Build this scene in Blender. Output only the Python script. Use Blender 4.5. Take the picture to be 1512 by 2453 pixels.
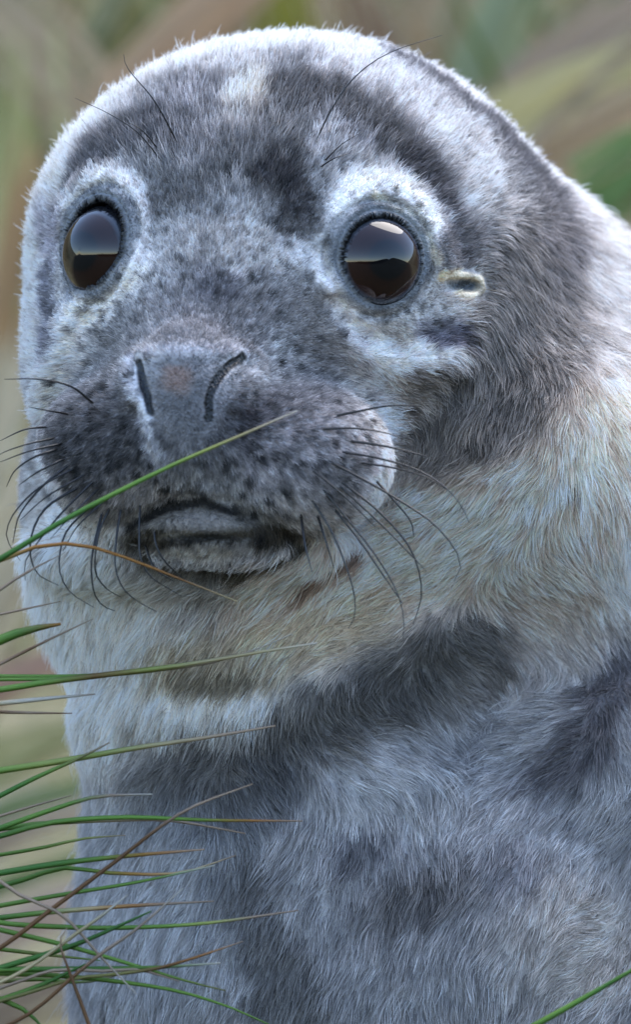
import bpy, math, random
import numpy as np
from mathutils import Vector, kdtree

# ------------------------------------------------------------------ camera, sky, sun, exposure
for o in list(bpy.data.objects):
    bpy.data.objects.remove(o, do_unlink=True)
scene = bpy.context.scene
col = scene.collection
S = 0.000155              # metres per design unit (1512 x 2452 units = the frame at the seal)
D = 3.0                   # metres from the camera to the middle of the seal's head
DU = D / S
ZC = (3097 - 1226) * S    # height of the lens above the sand

cam_data = bpy.data.cameras.new("camera")
cam = bpy.data.objects.new("camera", cam_data)
col.objects.link(cam)
cam.location = (0, -D, ZC)
cam.rotation_euler = (math.radians(90), 0, 0)
cam_data.sensor_fit = 'VERTICAL'
cam_data.sensor_height = 36.0
cam_data.sensor_width = 36.0
cam_data.lens = 36.0 * D / (2452 * S)
cam_data.clip_start = 0.1
cam_data.clip_end = 3000
cam_data.dof.use_dof = True
cam_data.dof.focus_distance = D - 520 * S
cam_data.dof.aperture_fstop = cam_data.lens / 36.0
scene.camera = cam

SUN_AZ, SUN_EL = math.radians(40), math.radians(62)   # azimuth from +Y (behind the seal) towards +X
world = bpy.data.worlds.new("World")
scene.world = world
world.use_nodes = True
wn = world.node_tree
bg = wn.nodes["Background"]
sky = wn.nodes.new("ShaderNodeTexSky")
sky.sky_type = 'NISHITA'
sky.sun_disc = False
sky.sun_elevation = SUN_EL
sky.sun_rotation = SUN_AZ
sky.air_density = 1.0
sky.dust_density = 0.5
sky.ozone_density = 1.0
wn.links.new(sky.outputs[0], bg.inputs[0])
bg.inputs[1].default_value = 0.13

sun_data = bpy.data.lights.new("sun", 'SUN')
sun = bpy.data.objects.new("sun", sun_data)
col.objects.link(sun)
sun_data.energy = 1.0
sun_data.angle = math.radians(50)
sun_data.color = (1.0, 0.95, 0.88)
sd = Vector((math.sin(SUN_AZ) * math.cos(SUN_EL), math.cos(SUN_AZ) * math.cos(SUN_EL), math.sin(SUN_EL)))
sun.rotation_euler = (-sd).to_track_quat('-Z', 'Y').to_euler()

scene.view_settings.view_transform = 'Standard'
scene.view_settings.look = 'None'
scene.view_settings.gamma = 1.0
scene.view_settings.exposure = 2.15
scene.render.engine = 'CYCLES'
scene.cycles.use_denoising = True
scene.cycles.max_bounces = 6
scene.cycles.diffuse_bounces = 4
scene.cycles.glossy_bounces = 4
scene.cycles.transmission_bounces = 5
scene.cycles.transparent_max_bounces = 8
scene.cycles_curves.shape = 'RIBBONS'

rng = np.random.default_rng(7)
random.seed(7)

# ------------------------------------------------------------------ helpers
def P(x, y, z=0.0):
    """point seen at design coordinates (x, y) when it lies z units in front of the head's middle"""
    k = 1.0 - z / DU
    return np.array((756 + (x - 756) * k, 1226 + (y - 1226) * k, z), float)

def to_world(p):
    p = np.asarray(p, float)
    return np.stack(((p[..., 0] - 756) * S, -p[..., 2] * S, ZC + (1226 - p[..., 1]) * S), -1)

def srgb(c):
    c = np.asarray(c, float) / 255.0
    return np.where(c <= 0.04045, c / 12.92, ((c + 0.055) / 1.055) ** 2.4)

def sstep(a, b, x):
    t = np.clip((x - a) / (b - a), 0, 1)
    return t * t * (3 - 2 * t)

def vnoise(p, seed=0):
    """value noise 0..1, p (N,3)"""
    i = np.floor(p).astype(np.int64)
    f = p - i
    f = f * f * (3 - 2 * f)
    r = 0
    for dx in (0, 1):
        wx = f[:, 0] if dx else 1 - f[:, 0]
        for dy in (0, 1):
            wy = f[:, 1] if dy else 1 - f[:, 1]
            for dz in (0, 1):
                wz = f[:, 2] if dz else 1 - f[:, 2]
                h = ((i[:, 0] + dx) * 374761393 + (i[:, 1] + dy) * 668265263 + (i[:, 2] + dz) * 2147483647 + seed * 1274126177) & 0xFFFFFFFF
                h = ((h ^ (h >> 13)) * 1274126177) & 0xFFFFFFFF
                h = (h ^ (h >> 16)) & 0xFFFF
                r = r + wx * wy * wz * (h / 65535.0)
    return r

def fnoise(p, scale, seed=0, oct=2):
    r, a, t = 0, 1.0, 0
    for o in range(oct):
        r = r + a * vnoise(p / scale * (2 ** o), seed + o * 17)
        t += a
        a *= 0.5
    return r / t

def catmull(pts, n):
    pts = np.asarray(pts, float)
    d = np.concatenate(([0], np.cumsum(np.linalg.norm(np.diff(pts, axis=0), axis=1)) + 1e-6 * np.arange(1, len(pts))))
    ts = np.linspace(0, d[-1], n)
    m = np.zeros_like(pts)
    for i in range(len(pts)):
        a, b = max(i - 1, 0), min(i + 1, len(pts) - 1)
        m[i] = (pts[b] - pts[a]) / (d[b] - d[a])
    out = []
    for t in ts:
        i = min(max(np.searchsorted(d, t) - 1, 0), len(pts) - 2)
        h = d[i + 1] - d[i]
        u = (t - d[i]) / h
        out.append((2*u**3 - 3*u**2 + 1) * pts[i] + (u**3 - 2*u**2 + u) * h * m[i] + (-2*u**3 + 3*u**2) * pts[i+1] + (u**3 - u**2) * h * m[i+1])
    return np.array(out)

def mesh_from(name, verts, faces, smooth=True):
    me = bpy.data.meshes.new(name)
    verts = np.asarray(verts, np.float32)
    faces = np.asarray(faces, np.int32)
    n = faces.shape[1]
    me.vertices.add(len(verts))
    me.vertices.foreach_set("co", verts.ravel())
    me.loops.add(faces.size)
    me.loops.foreach_set("vertex_index", faces.ravel())
    me.polygons.add(len(faces))
    me.polygons.foreach_set("loop_start", np.arange(0, faces.size, n, dtype=np.int32))
    me.update(calc_edges=True)
    if smooth:
        me.polygons.foreach_set("use_smooth", np.ones(len(faces), bool))
    me.validate()
    return me

def link(name, data, parent=None, mat=None):
    o = bpy.data.objects.new(name, data)
    col.objects.link(o)
    if parent is not None:
        o.parent = parent
    if mat is not None:
        data.materials.append(mat)
    return o

def vcol(me, name, rgb):
    a = me.attributes.new(name, 'FLOAT_COLOR', 'POINT')
    c = np.ones((len(rgb), 4), np.float32)
    c[:, :3] = rgb
    a.data.foreach_set("color", c.ravel())

def new_mat(name):
    m = bpy.data.materials.new(name)
    m.use_nodes = True
    nt = m.node_tree
    return m, nt, nt.nodes["Principled BSDF"]

def tube(points, radii, sides=6):
    """tapered tube along points (world metres)"""
    pts = np.asarray(points, float)
    n = len(pts)
    tan = np.gradient(pts, axis=0)
    tan /= np.linalg.norm(tan, axis=1)[:, None]
    ref = np.array((0.0, 1.0, 0.0))
    a = np.cross(tan, ref); a /= np.linalg.norm(a, axis=1)[:, None] + 1e-12
    b = np.cross(tan, a)
    ang = np.arange(sides) * 2 * math.pi / sides
    ring = a[:, None, :] * np.cos(ang)[None, :, None] + b[:, None, :] * np.sin(ang)[None, :, None]
    v = (pts[:, None, :] + ring * np.asarray(radii)[:, None, None]).reshape(-1, 3)
    f = []
    for i in range(n - 1):
        for j in range(sides):
            k = (j + 1) % sides
            f.append((i*sides + j, i*sides + k, (i+1)*sides + k, (i+1)*sides + j))
    return v, f

# ------------------------------------------------------------------ ground and grass behind
def ground_h(X, Y):
    d = np.maximum(Y - 0.75, 0)
    h = 0.55 * d ** 1.1 + 0.02 * np.sin(X * 3.1 + Y) + 0.03 * np.sin(X * 1.3 - Y * 2.2)
    h = np.where(Y > 6, 0.55 * (5.25 ** 1.1) + 0.5 * (1 - np.exp(-(Y - 6) / 4)), h)
    near = sstep(0.5, 0.9, np.hypot(X, Y + 0.0))
    flat = sstep(0.4, 1.0, Y) + (1 - sstep(-3.4, -1.2, Y))
    side = sstep(1.5, 5, np.abs(X)) * 0.25
    bank = sstep(0.5, 5, X) * (1 - sstep(-4.5, -2.0, Y)) * 1.2
    return bank + np.where(Y > 0.4, h * np.clip(sstep(0.4, 0.9, Y), 0, 1), 0.0) + side

gx = np.concatenate((-np.geomspace(1200, 6, 22), np.linspace(-5.5, 5.5, 56), np.geomspace(6, 1200, 22)))
gy = np.concatenate((-np.geomspace(1200, 6, 22), np.linspace(-5.5, 8, 70), np.geomspace(9, 1200, 20)))
GX, GY = np.meshgrid(gx, gy, indexing='ij')
GZ = ground_h(GX, GY)
gv = np.stack((GX, GY, GZ), -1).reshape(-1, 3)
nx, ny = GX.shape
ii, jj = np.meshgrid(np.arange(nx - 1), np.arange(ny - 1), indexing='ij')
b0 = (ii * ny + jj).ravel()
gf = np.stack((b0, b0 + ny, b0 + ny + 1, b0 + 1), -1)
gm, nt, bs = new_mat("dune_ground")
ns = nt.nodes.new("ShaderNodeTexNoise"); ns.inputs["Scale"].default_value = 9; ns.inputs["Detail"].default_value = 6
tc = nt.nodes.new("ShaderNodeTexCoord")
nt.links.new(tc.outputs["Object"], ns.inputs["Vector"])
cr = nt.nodes.new("ShaderNodeValToRGB")
cr.color_ramp.elements[0].position = 0.3; cr.color_ramp.elements[0].color = (*(0.66 * srgb((150, 130, 98))), 1)
cr.color_ramp.elements[1].position = 0.7; cr.color_ramp.elements[1].color = (*(0.66 * srgb((206, 186, 152))), 1)
e = cr.color_ramp.elements.new(0.5); e.color = (*(0.66 * srgb((160, 152, 108))), 1)
nt.links.new(ns.outputs["Fac"], cr.inputs[0])
sx = nt.nodes.new("ShaderNodeSeparateXYZ"); nt.links.new(tc.outputs["Object"], sx.inputs[0])
mr = nt.nodes.new("ShaderNodeMapRange"); mr.inputs[1].default_value = 0.3; mr.inputs[2].default_value = 0.8
nt.links.new(sx.outputs[1], mr.inputs[0])
tf = nt.nodes.new("ShaderNodeMix"); tf.data_type = 'RGBA'; tf.inputs[6].default_value = (0.028, 0.030, 0.016, 1)   # made-up dark ground colour on the lens side, darkens the eyes' reflections
nt.links.new(mr.outputs[0], tf.inputs[0]); nt.links.new(cr.outputs[0], tf.inputs[7])
nt.links.new(tf.outputs[2], bs.inputs["Base Color"])
bs.inputs["Roughness"].default_value = 0.95
bp = nt.nodes.new("ShaderNodeBump"); bp.inputs["Strength"].default_value = 0.5; bp.inputs["Distance"].default_value = 0.02
ns2 = nt.nodes.new("ShaderNodeTexNoise"); ns2.inputs["Scale"].default_value = 60
nt.links.new(tc.outputs["Object"], ns2.inputs["Vector"])
nt.links.new(ns2.outputs["Fac"], bp.inputs["Height"]); nt.links.new(bp.outputs[0], bs.inputs["Normal"])
g = link("ground", mesh_from("ground", gv, gf), mat=gm)
g["kind"] = "structure"; g["label"] = "sandy dune ground rising into dry grass behind the seal"

def grass_mat(name):
    m, nt, bs = new_mat(name)
    at = nt.nodes.new("ShaderNodeAttribute"); at.attribute_name = "tint"
    nz = nt.nodes.new("ShaderNodeTexNoise"); nz.inputs["Scale"].default_value = 900
    mx = nt.nodes.new("ShaderNodeMix"); mx.data_type = 'RGBA'; mx.blend_type = 'MULTIPLY'; mx.inputs[0].default_value = 0.35
    nt.links.new(at.outputs["Color"], mx.inputs[6]); nt.links.new(nz.outputs["Fac"], mx.inputs[7])
    nt.links.new(mx.outputs[2], bs.inputs["Base Color"])
    bs.inputs["Roughness"].default_value = 0.55
    bs.inputs["Specular IOR Level"].default_value = 0.35
    tr = nt.nodes.new("ShaderNodeBsdfTranslucent"); nt.links.new(mx.outputs[2], tr.inputs[0])
    ms = nt.nodes.new("ShaderNodeMixShader"); ms.inputs[0].default_value = 0.4
    nt.links.new(bs.outputs[0], ms.inputs[1]); nt.links.new(tr.outputs[0], ms.inputs[2])
    nt.links.new(ms.outputs[0], nt.nodes["Material Output"].inputs[0])
    return m
GRASS = grass_mat("grass_blade")

def field_grass(N, xr, yr, seed, shade=1.0):
    r = np.random.default_rng(seed)
    X = r.uniform(*xr, N); Y = r.uniform(*yr, N)
    clump = fnoise(np.stack((X * 1.0, Y * 1.0, np.zeros(N)), -1), 0.35, 5)
    L = r.uniform(0.25, 0.6, N) * (0.6 + 0.8 * clump)
    W = r.uniform(0.0018, 0.0045, N)
    az = r.normal(0.0, 0.9, N)                      # which way each blade leans (0 = to the right)
    az = np.where(r.random(N) < 0.35, az + math.pi, az)
    lean = r.uniform(0.25, 1.25, N)
    Zg = ground_h(X, Y)
    seg = 6
    t = np.linspace(0, 1, seg)
    th = lean[:, None] * (0.25 + 1.1 * t[None, :])
    dl = L[:, None] / (seg - 1)
    hx = np.cumsum(np.sin(th) * dl, 1); hz = np.cumsum(np.cos(th) * dl, 1)
    cx = X[:, None] + hx * np.cos(az)[:, None]
    cy = Y[:, None] + hx * np.sin(az)[:, None] * 0.6
    cz = Zg[:, None] + hz - 0.02
    w = W[:, None] * (1 - 0.85 * t[None, :] ** 2)
    wd = np.stack((-np.sin(az + 0.6), np.cos(az + 0.6), np.zeros(N)), -1)
    wd2 = np.stack((np.full(N, 0.8), np.zeros(N), 0.6 * np.ones(N)), -1)
    wd = np.where((r.random(N) < 0.5)[:, None], wd, wd2)
    c = np.stack((cx, cy, cz), -1)
    v = np.stack((c - wd[:, None] * w[..., None], c + wd[:, None] * w[..., None]), 2).reshape(-1, 3)
    base = (np.arange(N) * seg * 2)[:, None] + (np.arange(seg - 1) * 2)[None, :]
    f = np.stack((base, base + 1, base + 3, base + 2), -1).reshape(-1, 4)
    pal = srgb([(214, 192, 156), (198, 170, 134), (176, 150, 116), (150, 150, 88), (116, 136, 66), (176, 176, 128), (226, 212, 184), (136, 110, 84)])
    patch = fnoise(np.stack((X, Y * 0.7, np.zeros(N)), -1), 0.10, 9)
    pick = r.random(N)
    idx = np.where(patch + 0.25 * pick > 0.72, r.choice([3, 4, 5], N), r.choice([0, 1, 2, 6, 7, 5], N, p=[.26, .24, .18, .12, .12, .08]))
    tint = np.repeat(shade * 0.66 * pal[idx] * r.uniform(0.75, 1.15, N)[:, None], seg * 2, 0)
    me = mesh_from("grass", v, f)
    vcol(me, "tint", tint)
    return me

g1 = link("grass", field_grass(12000, (-2.6, 2.8), (1.0, 4.6), 3), mat=GRASS)
g1["kind"] = "stuff"; g1["label"] = "blurred dry dune grass covering the slope behind the seal"; g1["category"] = "grass"
def bundle_grass(spec, seed):
    r = np.random.default_rng(seed)
    vs, fs, cs_ = [], [], []
    for x0, y0, x1, y1, z, spread, n, colr in spec:
        for k in range(n):
            o = r.normal(0, spread, 3) * np.array((1, 1, 2.5))
            a = P(x0, y0, z) + o; b = P(x1, y1, z) + o * r.uniform(.4, 1.3)
            d = b - a
            a = a - d * r.uniform(0, .5); b = b + d * r.uniform(0, .4)
            m = 0.5 * (a + b) + np.array((0, -0.08, 0)) * np.linalg.norm(d)
            q = to_world(catmull(np.array((a, m, b)), 7))
            t = np.gradient(q, axis=0); t /= np.linalg.norm(t, axis=1)[:, None]
            sd_ = np.cross(t, np.array((r.normal(0, .3), -1, .3))); sd_ /= np.linalg.norm(sd_, axis=1)[:, None]
            hw = (r.uniform(0.0018, 0.0034) * np.linspace(1, .35, 7))[:, None]
            i0 = sum(len(v_) for v_ in vs)
            vs.append(np.stack((q - sd_ * hw, q + sd_ * hw), 1).reshape(-1, 3))
            fs += [(i0 + 2*i, i0 + 2*i + 1, i0 + 2*i + 3, i0 + 2*i + 2) for i in range(6)]
            cs_.append(np.tile(0.82 * srgb(colr) * r.uniform(.8, 1.15), (14, 1)))
    me = mesh_from("grass", np.concatenate(vs), fs)
    vcol(me, "tint", np.concatenate(cs_))
    return me
BUNDLES = [
    (300, 420, -40, 20, -6500, 75, 26, (206, 184, 150)), (160, 340, 330, 20, -7500, 70, 18, (134, 140, 104)), (330, 230, 640, -60, -6000, 45, 18, (212, 176, 138)),
    (300, 130, 420, -20, -7500, 60, 14, (160, 148, 84)), (700, 120, 660, -60, -6500, 60, 16, (158, 152, 56)), (870, 160, 800, -40, -7000, 70, 16, (160, 130, 102)),
    (1080, 300, 1230, -30, -7000, 75, 22, (162, 172, 132)), (1290, 190, 1560, -10, -6500, 60, 20, (196, 172, 146)), (1180, 330, 1560, 150, -6000, 50, 22, (224, 208, 146)),
    (1250, 450, 1580, 230, -6000, 55, 22, (222, 194, 156)), (1300, 330, 1540, 120, -5500, 14, 5, (176, 154, 124)), (1400, 470, 1580, 360, -5200, 45, 14, (122, 150, 84)),
    (40, 560, 40, 180, -6500, 60, 18, (206, 206, 146)), (20, 700, 60, 420, -6000, 45, 14, (196, 158, 112)), (-20, 1000, 40, 700, -6500, 60, 18, (232, 216, 184)),
    (-60, 1180, 60, 880, -7000, 60, 18, (240, 228, 204)), (-80, 1500, 80, 1300, -5500, 60, 18, (224, 206, 172)), (-100, 1720, 140, 1600, -5200, 40, 16, (206, 168, 142)),
    (-100, 1900, 160, 1760, -5200, 40, 14, (196, 190, 132)), (-120, 2080, 160, 1940, -5000, 40, 16, (216, 196, 170)), (-120, 2320, 200, 2160, -5000, 50, 18, (226, 200, 180)),
    (-120, 2480, 220, 2360, -5000, 40, 16, (190, 170, 146)), (-120, 2200, 150, 2080, -4600, 16, 6, (112, 136, 70)), (-120, 2010, 160, 1900, -4600, 14, 6, (120, 142, 76)),
    (520, 140, 760, -40, -8000, 70, 14, (178, 160, 118)), (980, 120, 1120, -60, -8000, 60, 12, (186, 166, 134)),
]
g3 = link("grass", bundle_grass(BUNDLES, 21), mat=GRASS)
g3["kind"] = "stuff"; g3["label"] = "bundles of tan, straw and green grass leaves just behind the seal, out of focus"; g3["category"] = "grass"
g2 = link("grass", field_grass(7000, (-3.0, 3.0), (-7.0, -3.6), 4, 0.12), mat=GRASS)  # added out of view, tint lowered to darken the eyes' reflections
g2["kind"] = "stuff"; g2["label"] = "dark grass growing on the seaward side, seen only as a reflection in the pup's eyes"; g2["category"] = "grass"

# ------------------------------------------------------------------ the seal's shape (distance field in design units, y down, z to the lens)
def ell(c, r, yaw=0.0, roll=0.0):
    c = P(*c); r = np.array(r, float)
    cy, sy = math.cos(yaw), math.sin(yaw)
    cr_, sr = math.cos(roll), math.sin(roll)
    R = np.array(((cy, 0, sy), (0, 1, 0), (-sy, 0, cy))) @ np.array(((cr_, sr, 0), (-sr, cr_, 0), (0, 0, 1)))
    def f(p):
        q = p - c
        if yaw or roll:
            q = q @ R.T
        k0 = np.sqrt(((q / r) ** 2).sum(-1)); k1 = np.sqrt(((q / (r * r)) ** 2).sum(-1)) + 1e-9
        return k0 * (k0 - 1) / k1
    return f

def cone(a, ra, b, rb):
    a = P(*a); b = P(*b); ba = b - a; l2 = (ba * ba).sum()
    def f(p):
        q = p - a
        t = np.clip((q @ ba) / l2, 0, 1)
        dd = q - t[..., None] * ba
        return np.sqrt((dd * dd).sum(-1)) - (ra + (rb - ra) * t)
    return f

def smin(a, b, k):
    h = np.maximum(k - np.abs(a - b), 0) / k
    return np.minimum(a, b) - h * h * k * 0.25

def smax(a, b, k):
    return -smin(-a, -b, k)

YAW = math.radians(-22)
PARTS = [
    (ell((672, 645, 0), (605, 545, 590)), 1),                      # cranium
    (ell((335, 880, 130), (272, 290, 300)), 90),                   # far cheek
    (ell((1000, 860, 110), (285, 280, 300)), 110),                  # near cheek
    (cone((575, 640, 250), 300, (455, 960, 590), 185), 110),       # bridge of the snout
    (ell((522, 1068, 450), (425, 225, 330), YAW), 70),             # muzzle
    (ell((275, 1105, 600), (150, 160, 150)), 70),                  # far whisker pad
    (ell((722, 1105, 610), (212, 178, 200)), 38),                  # near whisker pad
    (ell((445, 955, 735), (128, 170, 105), YAW), 70),              # nose
    (ell((500, 1262, 500), (265, 92, 265), YAW), 40),              # lower jaw
    (ell((470, 1325, 330), (400, 100, 260)), 90),                  # chin underside
    (ell((330, 1180, -120), (275, 330, 300)), 90),
    (ell((530, 1390, 40), (445, 300, 400)), 90),                   # throat
    (cone((430, 1415, 190), 185, (1290, 1120, 120), 330), 70),     # collar fold
    (cone((330, 1700, 130), 130, (1020, 1560, 190), 190), 60),     # second fold
    (cone((610, 1500, 0), 430, (860, 2300, -50), 620), 120),       # neck
    (ell((980, 2350, -150), (790, 745, 640)), 160),                # chest
    (cone((800, 700, -250), 560, (1620, 1600, -520), 730), 160),   # nape and back
    (ell((1420, 1930, 60), (470, 400, 330), 0, -0.35), 90),        # shoulder
    (ell((1120, 2230, 260), (360, 330, 260)), 110),                # breast
    (cone((1500, 2300, -700), 790, (3600, 2500, -2800), 600), 250),  # trunk
    (cone((3600, 2500, -2800), 590, (5000, 2850, -4100), 190), 250), # hind end
    (ell((1500, 3010, 500), (520, 75, 260), 0.5), 80),             # fore flipper, near
]
def base_sdf(p):
    d = None
    for f, k in PARTS:
        d = f(p) if d is None else smin(d, f(p), k)
    return d

def trace(f, xy, z0=1100.0, zmin=-900.0):
    """first surface point along the lens ray through each (x, y)"""
    xy = np.asarray(xy, float)
    z = np.full(len(xy), z0)
    for _ in range(48):
        k = 1 - z / DU
        p = np.stack((756 + (xy[:, 0] - 756) * k, 1226 + (xy[:, 1] - 1226) * k, z), -1)
        z = np.maximum(z - f(p) * 0.8, zmin)
    return np.stack((756 + (xy[:, 0] - 756) * k, 1226 + (xy[:, 1] - 1226) * k, z), -1)

def nrm(v):
    v = np.asarray(v, float)
    return v / np.linalg.norm(v)

EYES = []
for (x, y, n, a, R, low) in ((236, 582, (-0.64, -0.06, 0.76), 96, 122, 24), (911, 616, (0.34, -0.03, 0.94), 90, 118, 9)):
    n = nrm(n)
    o = trace(base_sdf, [(x, y)])[0]
    EYES.append(dict(o=o, n=n, a=a, R=R, low=low, E=o + n * 18 - n * math.sqrt(R * R - a * a)))

def polydist(p, pts, zs=1.0):
    best = None
    for a, b in zip(pts[:-1], pts[1:]):
        ba = b - a
        q = p - a
        t = np.clip((q @ ba) / (ba @ ba), 0, 1)
        dd = q - t[..., None] * ba
        if zs != 1.0:
            dd = dd * np.array((1, 1, zs))
        l = np.sqrt((dd * dd).sum(-1))
        best = l if best is None else np.minimum(best, l)
    return best

def onsurf(pts, dz=0.0):
    q = trace(base_sdf, catmull(np.array(pts, float), max(6, len(pts) * 3)))
    q[:, 2] += dz
    return q

# ridges (raised) and grooves (cut) drawn on the face
RIDGES = [
    (onsurf([(800, 700), (850, 790), (945, 862), (1070, 850)], -10), 36, 40),     # under the near eye
    (onsurf([(330, 640), (245, 690), (170, 760), (130, 880), (110, 980)], -10), 34, 36),
    (onsurf([(790, 560), (850, 475), (930, 462), (1010, 530), (1050, 620)], -24), 38, 40),  # brow fold
    (onsurf([(170, 520), (220, 440), (290, 440), (330, 520), (335, 590)], -24), 34, 40),
    (onsurf([(318, 862), (306, 900), (330, 960), (352, 1040), (385, 1105)], -12), 22, 26),  # wing of the nose
    (onsurf([(590, 850), (612, 885), (585, 950), (545, 1010)], -12), 22, 26),
    (onsurf([(345, 848), (460, 838), (570, 845)], -14), 18, 26),
    (onsurf([(330, 1318), (470, 1338), (600, 1325), (720, 1296)], -6), 16, 22),   # lower lip
]
def ridge_sdf(p):
    d = base_sdf(p)
    for pts, r, k in RIDGES:
        d = smin(d, polydist(p, pts) - r, k)
    return d
def onridge(pts, dz=0.0):
    q = trace(ridge_sdf, catmull(np.array(pts, float), max(6, len(pts) * 3)))
    for _ in range(6):
        q[1:-1, 2] = np.maximum(q[1:-1, 2], 0.5 * (q[:-2, 2] + q[2:, 2]))
    q[:, 2] += dz
    return q
GROOVES = [
    (onridge([(333, 866), (340, 905), (352, 945), (358, 985)], 1), -11, 6),         # nostrils
    (onridge([(582, 852), (545, 880), (515, 920), (502, 960), (500, 1000)], 1), -12, 6),
    (onsurf([(318, 985), (338, 1050), (372, 1118)], 8), 16, 26),                  # beside the nose
    (onsurf([(560, 1000), (538, 1060), (528, 1120), (510, 1160)], 10), 18, 28),
    (onsurf([(455, 1120), (456, 1190)], 8), 10, 16),
    (onsurf([(300, 1262), (345, 1240), (400, 1212), (455, 1203), (515, 1208), (600, 1240), (690, 1283), (740, 1296)], 4), 17, 22),   # upper lip edge
    (onsurf([(300, 1292), (380, 1284), (480, 1290), (580, 1286), (640, 1275)], 4), 9, 16),                 # mouth line
    (onsurf([(310, 1306), (390, 1345), (480, 1368), (590, 1352), (730, 1303)], 12), 15, 24),                # below the lower lip
    (onsurf([(800, 725), (870, 800), (960, 820)], 10), 16, 40),
    (onsurf([(1078, 684), (1140, 684)], 4), 15, 12),                              # ear hole
    (onsurf([(350, 1615), (520, 1628), (700, 1590)], 25), 24, 70),                # throat crease
    (onsurf([(330, 1800), (650, 1780), (860, 1700), (1050, 1590)], 10), 22, 80),
    (onsurf([(1090, 1770), (1170, 1700), (1330, 1640), (1520, 1560)], 15), 22, 90),
]
EAR_RIM = onsurf([(1062, 662), (1120, 662), (1148, 672), (1150, 690), (1132, 702), (1105, 700)], -3)

def eye_polar(p, e):
    q = p - e['E']
    t = q @ e['n']
    rho = np.sqrt(np.maximum((q * q).sum(-1) - t * t, 0))
    return t, rho, np.sqrt((q * q).sum(-1))

def taper(p, pts, radii):
    best = None
    for i in range(len(pts) - 1):
        a, b = pts[i], pts[i + 1]
        ba = b - a
        q = p - a
        t = np.clip((q @ ba) / (ba @ ba), 0, 1)
        dd = q - t[..., None] * ba
        v = radii[i] + (radii[i + 1] - radii[i]) * t - np.sqrt((dd * dd).sum(-1))
        best = v if best is None else np.maximum(best, v)
    return best

def bounded(q, pts, m):
    lo = pts.min(0) - m; hi = pts.max(0) + m
    return np.nonzero(((q > lo) & (q < hi)).all(1))[0]

def full_sdf(p):
    d = base_sdf(p)
    face = (p[:, 2] > -300) & (p[:, 1] < 1950)
    ix = np.nonzero(face)[0]
    if len(ix) == 0:
        return d
    q = p[ix]; dd = d[ix]
    for pts, r, k in RIDGES + [(EAR_RIM, 9, 12)]:
        b = bounded(q, pts, r + k + 60)
        if len(b):
            dd[b] = smin(dd[b], polydist(q[b], pts) - r, k)
    for e in EYES:
        t, rho, l = eye_polar(q, e)
        m = l < 420
        if m.any():
            tt, rr, ll, x = t[m], rho[m], l[m], dd[m]
            x = smin(x, ll - (e['R'] + 9), 30)
            w = sstep(250, 190, rr) * (tt > 0)
            a = e['a']
            x = x - w * (3 * np.exp(-((rr - a - 7) / 6) ** 2) - 4 * np.exp(-((rr - a - 20) / 6) ** 2)
                         + 3 * np.exp(-((rr - a - 32) / 8) ** 2) - 5 * np.exp(-((rr - a - 47) / 7) ** 2) + 3 * np.exp(-((rr - a - 60) / 9) ** 2))
            x = smax(x, np.minimum(a - rr, tt - 10), 11)
            dd[m] = x
    for pts, r, k in GROOVES:
        b = bounded(q, pts, abs(r) + k + 60)
        if len(b):
            if r < 0:      # slit that narrows to both ends
                u_ = np.linspace(0, 1, len(pts))
                dd[b] = smax(dd[b], taper(q[b], pts, 3.0 + (-r - 3.0) * np.sin(np.pi * u_) ** 0.7), k)
            else:
                dd[b] = smax(dd[b], r - polydist(q[b], pts), k)
    d[ix] = dd
    return d

def grad(f, p, h=2.0):
    g = np.empty_like(p)
    for i in range(3):
        dp = np.zeros(3); dp[i] = h
        g[:, i] = f(p + dp) - f(p - dp)
    return g / (np.linalg.norm(g, axis=1)[:, None] + 1e-9)

# surface nets on a stretched grid
def axis(lo, a, b, hi, h, grow=1.16):
    mid = np.arange(a, b + h, h)
    l, x, s = [], a, h
    while x > lo:
        s *= grow; x -= s; l.append(x)
    r, x, s = [], mid[-1], h
    while x < hi:
        s *= grow; x += s; r.append(x)
    return np.concatenate((l[::-1], mid, r))
AX = axis(-150, -60, 1620, 5400, 16)
AY = axis(-60, 20, 2520, 3200, 16)
AZ = axis(-4500, -560, 960, 1050, 16)
nX, nY, nZ = len(AX), len(AY), len(AZ)
F = np.empty((nX, nY, nZ), np.float32)
for i0 in range(0, nX, 6):
    i1 = min(i0 + 6, nX)
    gp = np.stack(np.meshgrid(AX[i0:i1], AY, AZ, indexing='ij'), -1).reshape(-1, 3)
    F[i0:i1] = base_sdf(gp).reshape(i1 - i0, nY, nZ)
sgn = F < 0
ncell = np.zeros((nX - 1, nY - 1, nZ - 1), np.int8)
for a in (0, 1):
    for b in (0, 1):
        for c in (0, 1):
            ncell += sgn[a:nX - 1 + a, b:nY - 1 + b, c:nZ - 1 + c]
act = np.argwhere((ncell > 0) & (ncell < 8))
cid = np.full(ncell.shape, -1, np.int64)
cid[tuple(act.T)] = np.arange(len(act))
acc = np.zeros((len(act), 3)); cnt = np.zeros(len(act))
GRD = (AX, AY, AZ)
for ax in range(3):
    o1, o2 = [k for k in range(3) if k != ax]
    for u in (0, 1):
        for w in (0, 1):
            a = act.copy(); a[:, o1] += u; a[:, o2] += w
            b = a.copy(); b[:, ax] += 1
            fa = F[tuple(a.T)]; fb = F[tuple(b.T)]
            m = (fa < 0) != (fb < 0)
            t = np.where(m, fa / np.where(m, fa - fb, 1), 0)
            pa = np.stack([GRD[k][a[:, k]] for k in range(3)], -1)
            pb = np.stack([GRD[k][b[:, k]] for k in range(3)], -1)
            acc += np.where(m[:, None], pa + t[:, None] * (pb - pa), 0); cnt += m
V = acc / cnt[:, None]
quads = []
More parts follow.
